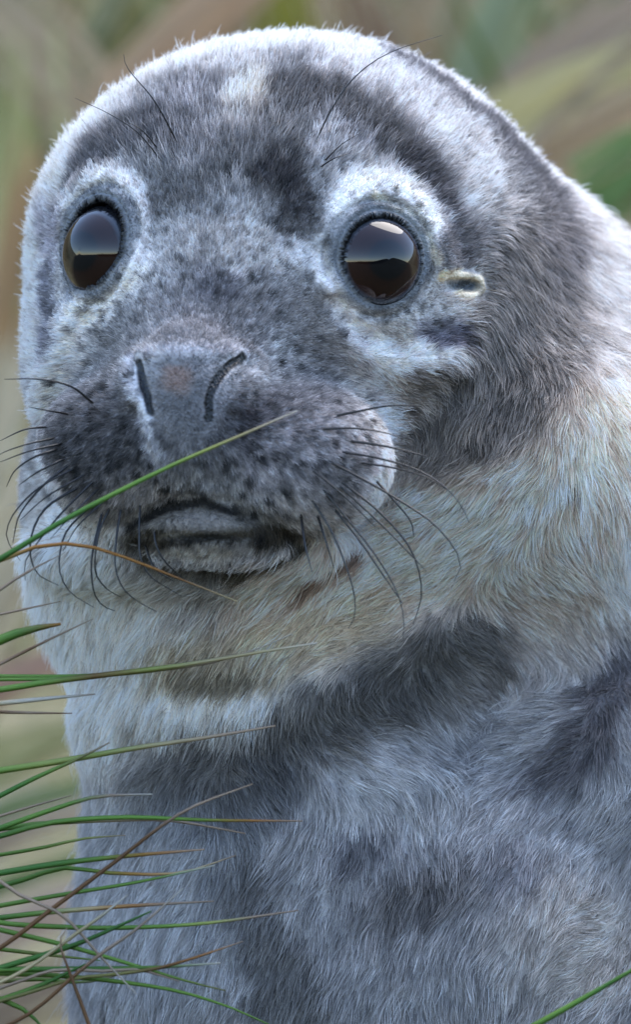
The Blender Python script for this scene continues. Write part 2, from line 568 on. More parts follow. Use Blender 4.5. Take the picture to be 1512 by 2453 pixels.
for ax in range(3):
    o1, o2 = (ax + 1) % 3, (ax + 2) % 3
    sl0 = [slice(1, -1)] * 3; sl1 = [slice(1, -1)] * 3
    sl0[ax] = slice(0, -1); sl1[ax] = slice(1, None)
    ch = sgn[tuple(sl0)] != sgn[tuple(sl1)]
    e = np.argwhere(ch)
    off = np.ones(3, int); off[ax] = 0
    e = e + off
    def cell(d1, d2):
        c = e.copy(); c[:, o1] += d1; c[:, o2] += d2
        return cid[tuple(c.T)]
    qd = np.stack((cell(-1, -1), cell(0, -1), cell(0, 0), cell(-1, 0)), -1)
    inside = sgn[tuple(e.T)]
    qd = np.where(inside[:, None], qd, qd[:, ::-1])
    quads.append(qd)
quads = np.concatenate(quads)
quads = quads[(quads >= 0).all(1)]
T = np.concatenate((quads[:, [0, 1, 2]], quads[:, [0, 2, 3]]))
del F, sgn, ncell, cid

def project(p, f, n=2):
    for _ in range(n):
        d = f(p)
        p = p - grad(f, p) * np.clip(d, -25, 25)[:, None]
    return p

def want(p):
    x, y, z = p[:, 0], p[:, 1], p[:, 2]
    w = np.full(len(p), 1e9)
    w = np.where((z > -150) & (y < 1420) & (x < 1300), 9.5, w)
    for e in EYES:
        w = np.where(np.linalg.norm(p - e['o'], axis=1) < 200, 3.2, w)
    w = np.where((np.abs(p[:, 0] - 455) < 175) & (np.abs(p[:, 1] - 985) < 175) & (z > 300), 3.6, w)
    w = np.where((np.abs(p[:, 0] - 510) < 260) & (np.abs(p[:, 1] - 1285) < 110) & (z > 200), 5.5, w)
    w = np.where(np.linalg.norm(p - EAR_RIM[8], axis=1) < 75, 4.6, w)
    return w

V = project(V, full_sdf, 2)
for level in range(3):
    E = np.sort(np.concatenate((T[:, [0, 1]], T[:, [1, 2]], T[:, [2, 0]])), 1)
    key = E[:, 0] * (len(V) + 1) + E[:, 1]
    uk, inv = np.unique(key, return_inverse=True)
    ua = uk // (len(V) + 1); ub = uk % (len(V) + 1)
    mid = 0.5 * (V[ua] + V[ub])
    L = np.linalg.norm(V[ua] - V[ub], axis=1)
    sp = L > 1.5 * want(mid)
    nid = np.full(len(uk), -1); nid[sp] = len(V) + np.arange(sp.sum())
    V = np.concatenate((V, project(mid[sp], full_sdf, 1)))
    n = len(T)
    m = nid[inv.reshape(3, n)].T            # midpoints of edges 01, 12, 20
    out = []
    s = (m >= 0)
    c = s.sum(1)
    out.append(T[c == 0])
    t3 = T[c == 3]; m3 = m[c == 3]
    out += [np.stack((t3[:, 0], m3[:, 0], m3[:, 2]), -1), np.stack((t3[:, 1], m3[:, 1], m3[:, 0]), -1), np.stack((t3[:, 2], m3[:, 2], m3[:, 1]), -1), m3]
    for r_ in range(3):
        i0, i1, i2 = r_, (r_ + 1) % 3, (r_ + 2) % 3
        k1 = (c == 1) & s[:, i0]
        t = T[k1]; mm = m[k1, i0]
        out += [np.stack((t[:, i0], mm, t[:, i2]), -1), np.stack((mm, t[:, i1], t[:, i2]), -1)]
        k2 = (c == 2) & s[:, i0] & s[:, i1]      # edges i0-i1 and i1-i2 split
        t = T[k2]; ma = m[k2, i0]; mb = m[k2, i1]
        out += [np.stack((ma, t[:, i1], mb), -1), np.stack((t[:, i0], ma, mb), -1), np.stack((t[:, i0], mb, t[:, i2]), -1)]
    T = np.concatenate(out)
V = project(V, full_sdf, 2)

# ------------------------------------------------------------------ coat pattern, with some fold shade and highlights painted in
#COAT_BEGIN
COAT = []
def E_(x, y, rx, ry, c, st=1.0, ang=0, soft=0.5): COAT.append(('e', x, y, rx, ry, c, st, ang, soft))
def L_(pts, w, c, st=1.0, soft=0.6): COAT.append(('l', pts, w, c, st, soft))
WHITE, PALE, MID, DARK, BLACK = (226, 226, 230), (200, 200, 204), (158, 158, 164), (96, 96, 104), (52, 52, 60)
CREAM, BEIGE, TAUPE = (230, 215, 203), (196, 186, 168), (140, 134, 124)
# neck and body
E_(1300, 1150, 420, 420, (210, 201, 196), 1, 0, .6)
L_([(1420, 1000), (1200, 1180), (950, 1340), (700, 1450)], 150, CREAM, .9)
L_([(1512, 560), (1430, 620), (1420, 800)], 120, PALE, .9)
E_(180, 1480, 260, 330, (236, 236, 240), 1, 0, .5)
L_([(250, 1700), (450, 1690), (650, 1660)], 90, (224, 224, 224), .9)
L_([(420, 1580), (650, 1540), (900, 1480)], 70, (176, 166, 146), .6)
E_(520, 1625, 170, 30, (110, 102, 84), .7)  # shadow of the throat crease, painted into the coat colour
L_([(1130, 1540), (1000, 1600), (860, 1690), (700, 1770), (560, 1830), (380, 1880)], 80, (94, 92, 90), .95)  # dark coat band, the neck fold's shade painted in with it
L_([(650, 1880), (560, 1960), (430, 1930)], 70, (96, 98, 104), .7)
L_([(1520, 1560), (1450, 1680), (1400, 1790), (1310, 1850)], 52, (92, 90, 96), .9)
E_(1500, 1560, 55, 110, (112, 110, 116), .8)
E_(1500, 1420, 60, 110, WHITE, .8)
L_([(560, 2080), (570, 2200), (640, 2280), (720, 2330)], 70, (112, 112, 114), .75)
E_(1000, 2140, 140, 65, (104, 102, 104), .8, -20)
E_(860, 2030, 60, 50, (100, 100, 108), .6)
E_(700, 2400, 110, 60, (112, 112, 114), .65)
E_(1250, 2080, 70, 60, (120, 120, 128), .6)
E_(350, 2000, 240, 130, (170, 174, 182), .6)
E_(360, 2250, 220, 200, (176, 180, 190), .7)
E_(1400, 2250, 200, 160, (190, 186, 184), .6)
E_(950, 1920, 200, 60, (170, 172, 176), .5)
# top and sides of the head
L_([(60, 760), (70, 560), (150, 330), (320, 180), (560, 110), (760, 95), (930, 120)], 95, (236, 236, 240), 1, .6)
E_(80, 800, 60, 200, (210, 212, 222), .9)
L_([(960, 130), (1080, 210), (1210, 330), (1300, 450), (1330, 560)], 60, (86, 86, 94), .95)
L_([(1000, 90), (1160, 190), (1300, 320), (1440, 480)], 42, (232, 232, 238), .9)
L_([(830, 190), (1000, 250), (1120, 350), (1170, 470)], 75, (206, 206, 212), .9)
L_([(180, 430), (230, 360), (320, 320), (420, 300)], 48, (94, 94, 100), .9)
E_(480, 240, 80, 50, (138, 138, 144), .85)
E_(120, 560, 30, 90, (140, 140, 152), .8)
L_([(110, 660), (120, 760), (110, 860)], 26, (90, 92, 104), .7)
E_(1270, 760, 130, 260, (126, 123, 123), .9)
E_(1130, 960, 170, 130, (126, 122, 120), .95)
E_(1060, 1060, 110, 90, (132, 126, 120), .9)
E_(1330, 560, 70, 130, (124, 122, 126), .8)
# forehead
E_(600, 240, 55, 80, (226, 222, 216), .95)
E_(580, 330, 60, 80, (180, 178, 182), .7)
L_([(690, 220), (790, 230), (880, 290), (960, 360), (1010, 440)], 58, (88, 87, 90), .92)
L_([(990, 400), (1060, 510), (1100, 590)], 45, (76, 74, 80), .8)
L_([(640, 290), (690, 370), (640, 420)], 44, (124, 123, 126), .8)
L_([(640, 400), (700, 470), (715, 530)], 46, (62, 61, 64), .95)
L_([(560, 360), (480, 440), (400, 480)], 48, (108, 108, 112), .8)
E_(450, 350, 60, 50, (140, 139, 144), .7)
L_([(760, 360), (800, 300), (860, 340)], 34, (186, 186, 194), .6)
# around the eyes
L_([(815, 480), (850, 435), (915, 415), (990, 450), (1040, 530)], 34, (226, 226, 232), .95)
L_([(185, 470), (215, 430), (262, 412), (318, 440)], 28, (214, 215, 220), .9)
L_([(318, 440), (348, 520), (342, 600)], 20, (186, 186, 192), .7)
L_([(900, 470), (985, 520), (1050, 620)], 14, (236, 224, 202), .9)  # pale lid ridge, warm light on it painted in as cream
L_([(780, 640), (840, 770), (940, 865), (1080, 840)], 30, (230, 228, 236), .97)
L_([(1080, 610), (1120, 560)], 40, (124, 122, 126), .6)
E_(1060, 800, 60, 26, (70, 70, 88), .85)
E_(1010, 760, 90, 40, (168, 170, 178), .6)
L_([(330, 650), (250, 690), (180, 770), (140, 900), (105, 1000)], 40, (226, 226, 234), .97)
# snout and muzzle
E_(560, 600, 150, 80, (178, 176, 180), .8)
L_([(690, 590), (740, 620)], 26, (200, 200, 210), .7)
E_(540, 740, 190, 85, (124, 123, 128), .85)
E_(520, 690, 60, 40, (88, 88, 98), .6)
L_([(320, 760), (270, 850)], 60, (132, 132, 136), .75)
L_([(760, 740), (780, 840), (760, 940)], 60, (130, 128, 132), .75)
L_([(850, 800), (895, 900), (925, 990)], 28, (206, 204, 212), .85)
E_(240, 1060, 160, 140, (88, 87, 92), .95)
E_(640, 1030, 130, 100, (112, 110, 116), .9)
E_(590, 1010, 55, 60, (60, 58, 66), .8)
E_(760, 1110, 140, 120, (150, 148, 154), .85)
L_([(930, 1010), (930, 1110), (905, 1210), (830, 1270)], 40, (232, 230, 242), .95)
L_([(100, 1010), (95, 1090), (120, 1180)], 26, (214, 214, 226), .9)
E_(330, 1200, 130, 50, (150, 146, 146), .8)
L_([(700, 1240), (820, 1260)], 50, (186, 182, 184), .8)
E_(480, 1250, 185, 42, (92, 88, 82), .85)
E_(470, 1250, 72, 20, (112, 108, 106), .9)
E_(475, 1328, 84, 24, (170, 169, 170), .95)
L_([(330, 1290), (480, 1287), (640, 1283)], 11, (26, 24, 22), .98)
L_([(310, 1258), (400, 1212), (460, 1203), (520, 1210), (690, 1283)], 13, (30, 28, 26), .95)
E_(650, 1278, 80, 22, (56, 52, 46), .9)
E_(350, 1285, 60, 22, (56, 52, 46), .9)
L_([(310, 1306), (390, 1345), (480, 1368), (600, 1352), (730, 1303)], 12, (60, 56, 48), .9)  # shade of the crease under the lower lip, painted in
L_([(540, 1395), (440, 1380), (330, 1345)], 30, (168, 170, 174), .7)
L_([(720, 1420), (800, 1360), (860, 1330)], 16, (86, 66, 52), .6)
# nose leather
E_(450, 960, 110, 140, (86, 87, 94), .95)
E_(425, 905, 42, 34, (116, 88, 76), .6)
L_([(318, 862), (306, 900), (330, 960), (352, 1040), (385, 1105)], 16, (190, 194, 208), .85)
L_([(345, 846), (460, 838), (590, 846)], 14, (170, 168, 176), .7)  # highlight on the nose's top edge, painted as a pale line
L_([(333, 866), (340, 905), (352, 945), (358, 985)], 9, (10, 11, 16), .97, .4)
L_([(582, 852), (545, 880), (515, 920), (502, 960), (500, 1000)], 10, (6, 5, 6), .98, .4)
L_([(1062, 660), (1120, 660), (1150, 672), (1152, 690), (1132, 703), (1100, 701)], 13, (206, 190, 166), .98, .3)
E_(1112, 683, 34, 13, (30, 36, 42), .95)
#COAT_END

cen = []
for b in COAT:
    cen += [(b[1], b[2])] if b[0] == 'e' else list(map(tuple, b[1]))
def snap(xy):
    """surface points for marks; those that fall just outside the outline move in towards the head or chest"""
    xy = np.array(xy, float)
    q = trace(full_sdf, xy)
    for _ in range(12):
        miss = np.nonzero(np.abs(full_sdf(q)) > 6)[0]
        if len(miss) == 0:
            break
        aim = np.where((xy[miss, 1] < 1300)[:, None], np.array((690.0, 700.0)), np.array((700.0, 0.0)) + xy[miss] * np.array((0, 1)))
        d_ = aim - xy[miss]
        xy[miss] += 14 * d_ / np.linalg.norm(d_, axis=1)[:, None]
        q[miss] = trace(full_sdf, xy[miss])
    return q
cs = snap(cen)
ci = 0
LAY = []
for b in COAT:
    if b[0] == 'e':
        LAY.append((b, cs[ci:ci + 1])); ci += 1
    else:
        k = len(b[1]); LAY.append((b, cs[ci:ci + k])); ci += k

# dark follicle spots on the muzzle and small flecks over the face
SPOTS = []
for k in range(520):
    if k < 230:
        c_ = rng.choice(2)
        x, y = (rng.normal(245, 95), rng.normal(1090, 95)) if c_ else (rng.normal(690, 130), rng.normal(1110, 95))
        r_, st = rng.uniform(6, 12), rng.uniform(.5, .95)
    else:
        x, y = rng.uniform(150, 1250), rng.uniform(330, 1250)
    if abs(x - 455) < 110 and abs(y - 950) < 140:
        x += 230
        r_, st = rng.uniform(6, 15), rng.uniform(.2, .65)
    SPOTS.append((x, y, r_, st))
SPOTS = np.array(SPOTS)
SP3 = trace(full_sdf, SPOTS[:, :2])
kd_sp = kdtree.KDTree(len(SP3))
for i_, p_ in enumerate(SP3):
    kd_sp.insert(p_, i_)
kd_sp.balance()

def coat_colour(p):
    """albedo (linear) of the coat at points p (design units)"""
    out = np.tile(np.array((150, 151, 156), float), (len(p), 1))
    body = sstep(1500, 1800, p[:, 1])
    out += body[:, None] * np.array((8, 8, 8))
    wob = np.stack([fnoise(p, 55, s_, 2) - .5 for s_ in (1, 2, 3)], -1) * 60 + np.stack([fnoise(p, 16, s_, 1) - .5 for s_ in (4, 5, 6)], -1) * 36
    for b, c in LAY:
        if b[0] == 'e':
            _, x, y, rx, ry, colr, st, ang, soft = b
            sc = min(1.0, min(rx, ry) / 60)
            q = p + wob * sc - c[0]
            a = math.radians(ang); ca, sa = math.cos(a), math.sin(a)
            u = q[:, 0] * ca + q[:, 1] * sa; w = -q[:, 0] * sa + q[:, 1] * ca
            dist = np.sqrt((u / rx) ** 2 + (w / ry) ** 2 + (q[:, 2] / (1.5 * max(rx, ry) + 60)) ** 2)
        else:
            _, pts, wd, colr, st, soft = b
            sc = min(1.0, wd / 60)
            lo = c.min(0) - 2.2 * wd - 40; hi = c.max(0) + 2.2 * wd + 40
            dist = np.full(len(p), 9.0)
            m = ((p[:, :2] > lo[:2]) & (p[:, :2] < hi[:2])).all(1)
            if m.any():
                dist[m] = polydist(p[m] + wob[m] * sc, c, 0.45) / wd
        w = st * sstep(1 + soft, 1 - soft, dist)
        out += w[:, None] * (np.array(colr, float) - out)
    mot = (0.5 * fnoise(p, 30, 51, 2) + 0.8 * fnoise(p, 11, 57, 2) - .65) * 1.8
    out = out * (1 + (0.24 - 0.08 * body) * mot)[:, None]
    out = out + 19 * sstep(160, 70, out) * sstep(35, 75, out)
    out = np.clip(out + 30 * sstep(95, 175, out), 0, 252)
    return srgb(out) ** 0.98 * np.array((1.08, 0.985, 0.885))

def spots(p):
    w = np.zeros(len(p))
    m = np.nonzero((p[:, 2] > 100) & (p[:, 1] < 1300))[0]
    for i in m:
        co, k, dist = kd_sp.find(p[i])
        if dist < SPOTS[k, 2] * 1.5:
            w[i] = SPOTS[k, 3] * max(0.0, min(1.0, (SPOTS[k, 2] * 1.5 - dist) / (SPOTS[k, 2] * .7)))
    return w

def bare(p):
    w = np.zeros(len(p))
    for e in EYES:
        t, rho, l = eye_polar(p, e)
        w = np.maximum(w, np.where((l < 300) & (t > 0), sstep(e['a'] + 28, e['a'] + 20, rho), 0))
    c = NOSE_C
    q = p - c
    w = np.maximum(w, 0.6 * sstep(1.25, 0.95, np.sqrt((q[:, 0] / 98) ** 2 + (q[:, 1] / 100) ** 2 + (q[:, 2] / 200) ** 2)))
    for pts in (GROOVES[0][0], GROOVES[1][0], GROOVES[9][0]):
        w = np.maximum(w, sstep(22, 15, polydist(p, pts)))
    w = np.maximum(w, sstep(20, 13, polydist(p, EAR_RIM)))
    for pts in (GROOVES[5][0], GROOVES[6][0]):
        w = np.maximum(w, sstep(18, 8, polydist(p, pts)))
    return w
NOSE_C = trace(full_sdf, [(450, 935)])[0]

def skin_colour(p):
    c = coat_colour(p)
    for e in EYES:
        t, rho, l = eye_polar(p, e)
        m = (l < 300) & (t > -30)
        lid = 0.9 * np.where(m, sstep(e['a'] + 62, e['a'] + 26, rho + 30 * (fnoise(p, 40, 33) - .5)), 0)[:, None]
        ring = srgb((112, 114, 118)) * (0.75 + 0.5 * fnoise(p, 9, 31))[:, None]
        c = c + lid * (ring - c)
        edge = np.where(m, sstep(e['a'] + 19, e['a'] + 13, rho), 0)[:, None]
        c = c + edge * (srgb((14, 14, 18)) - c)
    return c

BASE = to_world(np.array((1500.0, 3097.0, -300.0)))
seal = bpy.data.objects.new("seal_pup", None)
col.objects.link(seal)
seal.location = BASE
seal["label"] = "grey and white furred seal pup with big dark eyes, head raised, facing the lens"
seal["category"] = "seal"
def local(p):
    return to_world(p) - BASE

me = mesh_from("body", local(V), T)
vc = skin_colour(V)
sp_ = spots(V)
vc = vc * (1 - 0.85 * sp_)[:, None]
vcol(me, "coat", vc)
bw = bare(V)
a_ = me.attributes.new("bare", 'FLOAT', 'POINT'); a_.data.foreach_set("value", bw.astype(np.float32))
sm, nt, bs = new_mat("seal_skin")
at = nt.nodes.new("ShaderNodeAttribute"); at.attribute_name = "coat"
ab = nt.nodes.new("ShaderNodeAttribute"); ab.attribute_name = "bare"
nt.links.new(at.outputs["Color"], bs.inputs["Base Color"])
mr = nt.nodes.new("ShaderNodeMapRange"); mr.inputs[3].default_value = 0.9; mr.inputs[4].default_value = 0.42
nt.links.new(ab.outputs["Fac"], mr.inputs[0]); nt.links.new(mr.outputs[0], bs.inputs["Roughness"])
vo = nt.nodes.new("ShaderNodeTexVoronoi"); vo.inputs["Scale"].default_value = 900
tc = nt.nodes.new("ShaderNodeTexCoord"); nt.links.new(tc.outputs["Object"], vo.inputs["Vector"])
bp = nt.nodes.new("ShaderNodeBump"); bp.inputs["Strength"].default_value = 0.9; bp.inputs["Distance"].default_value = 0.0005
nt.links.new(vo.outputs["Distance"], bp.inputs["Height"]); nt.links.new(bp.outputs[0], bs.inputs["Normal"])
body = link("body", me, seal, sm)

# ------------------------------------------------------------------ eyes
em, nt, bs = new_mat("eye_surface")
tc = nt.nodes.new("ShaderNodeTexCoord")
ln = nt.nodes.new("ShaderNodeVectorMath"); ln.operation = 'LENGTH'
sep = nt.nodes.new("ShaderNodeSeparateXYZ"); cmb = nt.nodes.new("ShaderNodeCombineXYZ")
nt.links.new(tc.outputs["Object"], sep.inputs[0]); nt.links.new(sep.outputs[0], cmb.inputs[0]); nt.links.new(sep.outputs[1], cmb.inputs[1])
nt.links.new(cmb.outputs[0], ln.inputs[0])
mr = nt.nodes.new("ShaderNodeMapRange"); mr.inputs[2].default_value = 124 * S
nt.links.new(ln.outputs["Value"], mr.inputs[0])
cr = nt.nodes.new("ShaderNodeValToRGB")
cr.color_ramp.elements[0].position = 0.34; cr.color_ramp.elements[0].color = (0.003, 0.003, 0.004, 1)
cr.color_ramp.elements[1].position = 0.42; cr.color_ramp.elements[1].color = (0.014, 0.005, 0.0035, 1)
e = cr.color_ramp.elements.new(0.70); e.color = (0.022, 0.008, 0.005, 1)
e = cr.color_ramp.elements.new(0.76); e.color = (0.06, 0.065, 0.08, 1)
e = cr.color_ramp.elements.new(0.82); e.color = (0.01, 0.01, 0.012, 1)
nt.links.new(mr.outputs[0], cr.inputs[0]); nt.links.new(cr.outputs[0], bs.inputs["Base Color"])
bs.inputs["Roughness"].default_value = 0.25
bs.inputs["Specular IOR Level"].default_value = 0.0
bs.inputs["Coat Weight"].default_value = 1.0
bs.inputs["Coat Roughness"].default_value = 0.02
bs.inputs["Coat IOR"].default_value = 1.52
for e in EYES:
    nseg, nring = 48, 32
    vs = []
    R = e['R'] * S
    for i in range(nring + 1):
        th = math.pi * i / nring
        for j in range(nseg):
            ph = 2 * math.pi * j / nseg
            vs.append((R * math.sin(th) * math.cos(ph), R * math.sin(th) * math.sin(ph), R * math.cos(th)))
    fs = [(i * nseg + j, i * nseg + (j + 1) % nseg, (i + 1) * nseg + (j + 1) % nseg, (i + 1) * nseg + j) for i in range(nring) for j in range(nseg)]
    fs = [tuple(reversed(f_)) for f_ in fs]
    eo = link("eye", mesh_from("eye", vs, fs), seal, em)
    eo.location = local(e['E'] + np.array((0.0, e['low'], 0.0)) + e['n'] * e['low'] * 0.15)
    nw = Vector((e['n'][0], -e['n'][2], -e['n'][1]))
    eo.rotation_euler = nw.to_track_quat('Z', 'Y').to_euler()

# ------------------------------------------------------------------ fur
#FUR_BEGIN
NF = 360000
tri = V[T]
ar = 0.5 * np.linalg.norm(np.cross(tri[:, 1] - tri[:, 0], tri[:, 2] - tri[:, 0]), axis=1)
tc_ = tri.mean(1)
fr = (tc_[:, 0] > -60) & (tc_[:, 0] < 1600) & (tc_[:, 1] < 2540) & (tc_[:, 2] > -650)
headw = sstep(1500, 1250, tc_[:, 1]) * sstep(1450, 1150, tc_[:, 0])
muz = sstep(420, 620, tc_[:, 2]) * sstep(1400, 1250, tc_[:, 1])
dens = np.where(fr, 1.0 + 1.3 * headw + 1.2 * muz, 0.05)
wt = ar * dens
ti = rng.choice(len(T), NF, p=wt / wt.sum())
u, w = rng.random(NF), rng.random(NF)
fl = u + w > 1; u[fl] = 1 - u[fl]; w[fl] = 1 - w[fl]
root = tri[ti, 0] + u[:, None] * (tri[ti, 1] - tri[ti, 0]) + w[:, None] * (tri[ti, 2] - tri[ti, 0])
infr = fr[ti]
bz = bare(root)
keep = rng.random(NF) > bz * 1.02
root = root[keep]; infr = infr[keep]; NF = len(root)
nor = grad(full_sdf, root, 6.0)

# groom: control directions in the coat (x, y, dx, dy)
FLOW = [(1250, 760, .25, .9), (1340, 820, .2, 1), (1350, 1000, -.1, 1), (1470, 1120, .4, .9), (1200, 1130, -.6, .75), (1450, 700, .35, .9), (1100, 1000, -.2, 1),
        (1000, 1350, -.9, .4), (700, 1450, -.8, .55), (420, 1450, -.5, .85), (250, 1550, -.5, .85), (500, 1700, -.35, .9), (900, 1500, -.9, .4), (1150, 1270, -.85, .45),
        (1250, 1400, .75, .6), (1120, 1600, .8, .55), (900, 1750, .75, .6), (1400, 1480, .5, .85), (1300, 1720, -.85, .4), (1230, 1900, -.6, .75), (1000, 2000, -.1, 1),
        (700, 2050, -.35, .95), (420, 2050, -.4, .9), (800, 2300, -.3, .95), (1100, 2350, -.1, 1), (1420, 2240, -.92, .3), (1470, 2420, -.9, .4), (1200, 2200, -.5, .85),
        (600, 2350, -.2, 1), (350, 2350, -.3, 1), (600, 1900, .5, .8), (150, 1400, -.5, .8), (500, 1380, -.3, .9), (1500, 1750, .3, .9), (1480, 1950, -.6, .7), (200, 1900, -.6, .8), (1300, 2450, -.5, .85)]
FLOW = np.array(FLOW, float)
nose3 = NOSE_C
rad = root - nose3
rad /= np.linalg.norm(rad, axis=1)[:, None]
acc = np.zeros((NF, 3)); tw = np.full(NF, 1e-9)
for x, y, dx, dy in FLOW:
    wg = 1.0 / (((root[:, 0] - x) ** 2 + (root[:, 1] - y) ** 2) / 100 ** 2 + 0.05) ** 2
    acc[:, 0] += wg * dx; acc[:, 1] += wg * dy; tw += wg
acc /= tw[:, None]
acc /= np.linalg.norm(acc, axis=1)[:, None] + 1e-6
facew = sstep(1330, 1240, root[:, 1] - 0.0 * root[:, 0]) * sstep(1230, 1120, root[:, 0] + 0.55 * np.maximum(root[:, 1] - 700, 0) * (root[:, 0] > 900))
topw = sstep(620, 480, root[:, 1])
facew = np.maximum(facew, topw * sstep(1480, 1300, root[:, 0]))
flow = rad * facew[:, None] + acc * (1 - facew)[:, None]
wv = np.stack([fnoise(root, 70, 41 + s_, 2) - .5 for s_ in range(3)], -1)
flow = flow + wv * (0.9 - 0.3 * facew)[:, None]
flow -= nor * (flow * nor).sum(1)[:, None]
flow /= np.linalg.norm(flow, axis=1)[:, None] + 1e-6
# length and lift
muzw = sstep(420, 620, root[:, 2]) * sstep(1350, 1240, root[:, 1])
length = 64 * (1 - facew) + (30 + 14 * topw) * facew
length = length * (1 - muzw) + 17 * muzw
length *= 1 - 0.5 * sstep(150, 90, np.linalg.norm(root - NOSE_C, axis=1))
for e in EYES:
    dd = np.linalg.norm(root - e['o'], axis=1)
    length *= 0.22 + 0.78 * sstep(110, 300, dd)
length *= 1 - 0.7 * sstep(160, 60, np.linalg.norm(root - P(490, 1290, 700), axis=1))
length *= rng.uniform(0.6, 1.25, NF) * np.where(rng.random(NF) < 0.025, 1.7, 1.0)
length *= 0.8 + 0.4 * fnoise(root, 40, 77)
lift = 0.34 * (1 - facew) + 0.42 * facew
lift = lift * rng.uniform(0.5, 1.5, NF)
lift = lift * (1 - muzw) + 0.25 * muzw
jit = rng.normal(0, 1, (NF, 3)) * (0.13 + 0.05 * facew)[:, None]
d0 = flow * (1 - lift)[:, None] + nor * (lift * 1.25)[:, None] + jit
d0 /= np.linalg.norm(d0, axis=1)[:, None]
d1 = flow + nor * (lift * 0.25)[:, None] + jit * 1.4
d1 /= np.linalg.norm(d1, axis=1)[:, None]
K = 5
tt = np.linspace(0, 1, K)
pts = np.empty((NF, K, 3))
for k in range(K):
    t = tt[k]
    pts[:, k] = root + length[:, None] * (d0 * t + (d1 - d0) * (t * t * 0.5))
# clumps: tips drawn together
NC = NF // 14
gi = rng.choice(NF, NC, replace=False)
kd = kdtree.KDTree(NC)
for i_, k_ in enumerate(gi):
    kd.insert(root[k_], i_)
kd.balance()
near = np.empty(NF, int)
for i_ in range(NF):
    near[i_] = kd.find(root[i_])[1]
gk = gi[near]
cl = (0.40 * (1 - facew) + 0.28 * facew) * (1 - 0.8 * muzw)
for k in range(1, K):
    tgt = pts[gk, k]
    m = (cl * tt[k] ** 1.3)[:, None]
    pts[:, k] = pts[:, k] * (1 - m) + (tgt + (root - root[gk]) * 0.25) * m
rcol = skin_colour(root)
rcol *= (1 - 0.9 * spots(root))[:, None]
crand = rng.normal(0, 1, NF)[gk] * (0.17 + 0.06 * facew) + rng.normal(0, 1, NF) * (0.2 + 0.05 * facew)
rcol = np.clip(rcol * np.exp(crand)[:, None], 0.004, 0.93)
radius = np.where(infr, 0.85 * (1 - facew) + 0.85 * facew, 4.0) * (1 - 0.15 * muzw)
cu = bpy.data.hair_curves.new("fur")
cu.add_curves([K] * NF)
cu.attributes['position'].data.foreach_set('vector', local(pts).astype(np.float32).ravel())
ra = cu.attributes.new('radius', 'FLOAT', 'POINT')
ra.data.foreach_set('value', (radius[:, None] * np.array((1.0, 0.95, 0.8, 0.55, 0.2))[None, :] * S).astype(np.float32).ravel())
ca = cu.attributes.new('coat', 'FLOAT_COLOR', 'POINT')
c4 = np.ones((NF, K, 4), np.float32)
c4[:, :, :3] = np.clip(rcol[:, None, :] * np.array((0.75, 0.9, 1.0, 1.1, 1.2))[None, :, None], 0, 0.95)
ca.data.foreach_set('color', c4.ravel())
fm = bpy.data.materials.new("fur"); fm.use_nodes = True
nt = fm.node_tree
bs = nt.nodes["Principled BSDF"]
at = nt.nodes.new("ShaderNodeAttribute"); at.attribute_name = "coat"
nt.links.new(at.outputs["Color"], bs.inputs["Base Color"])
bs.inputs["Roughness"].default_value = 0.5
bs.inputs["Specular IOR Level"].default_value = 0.35
tr = nt.nodes.new("ShaderNodeBsdfTranslucent"); nt.links.new(at.outputs["Color"], tr.inputs[0])
ms = nt.nodes.new("ShaderNodeMixShader"); ms.inputs[0].default_value = 0.42
nt.links.new(bs.outputs[0], ms.inputs[1]); nt.links.new(tr.outputs[0], ms.inputs[2])
nt.links.new(ms.outputs[0], nt.nodes["Material Output"].inputs[0])
fur = link("fur", cu, seal, fm)
fur["kind"] = "stuff"
#FUR_END

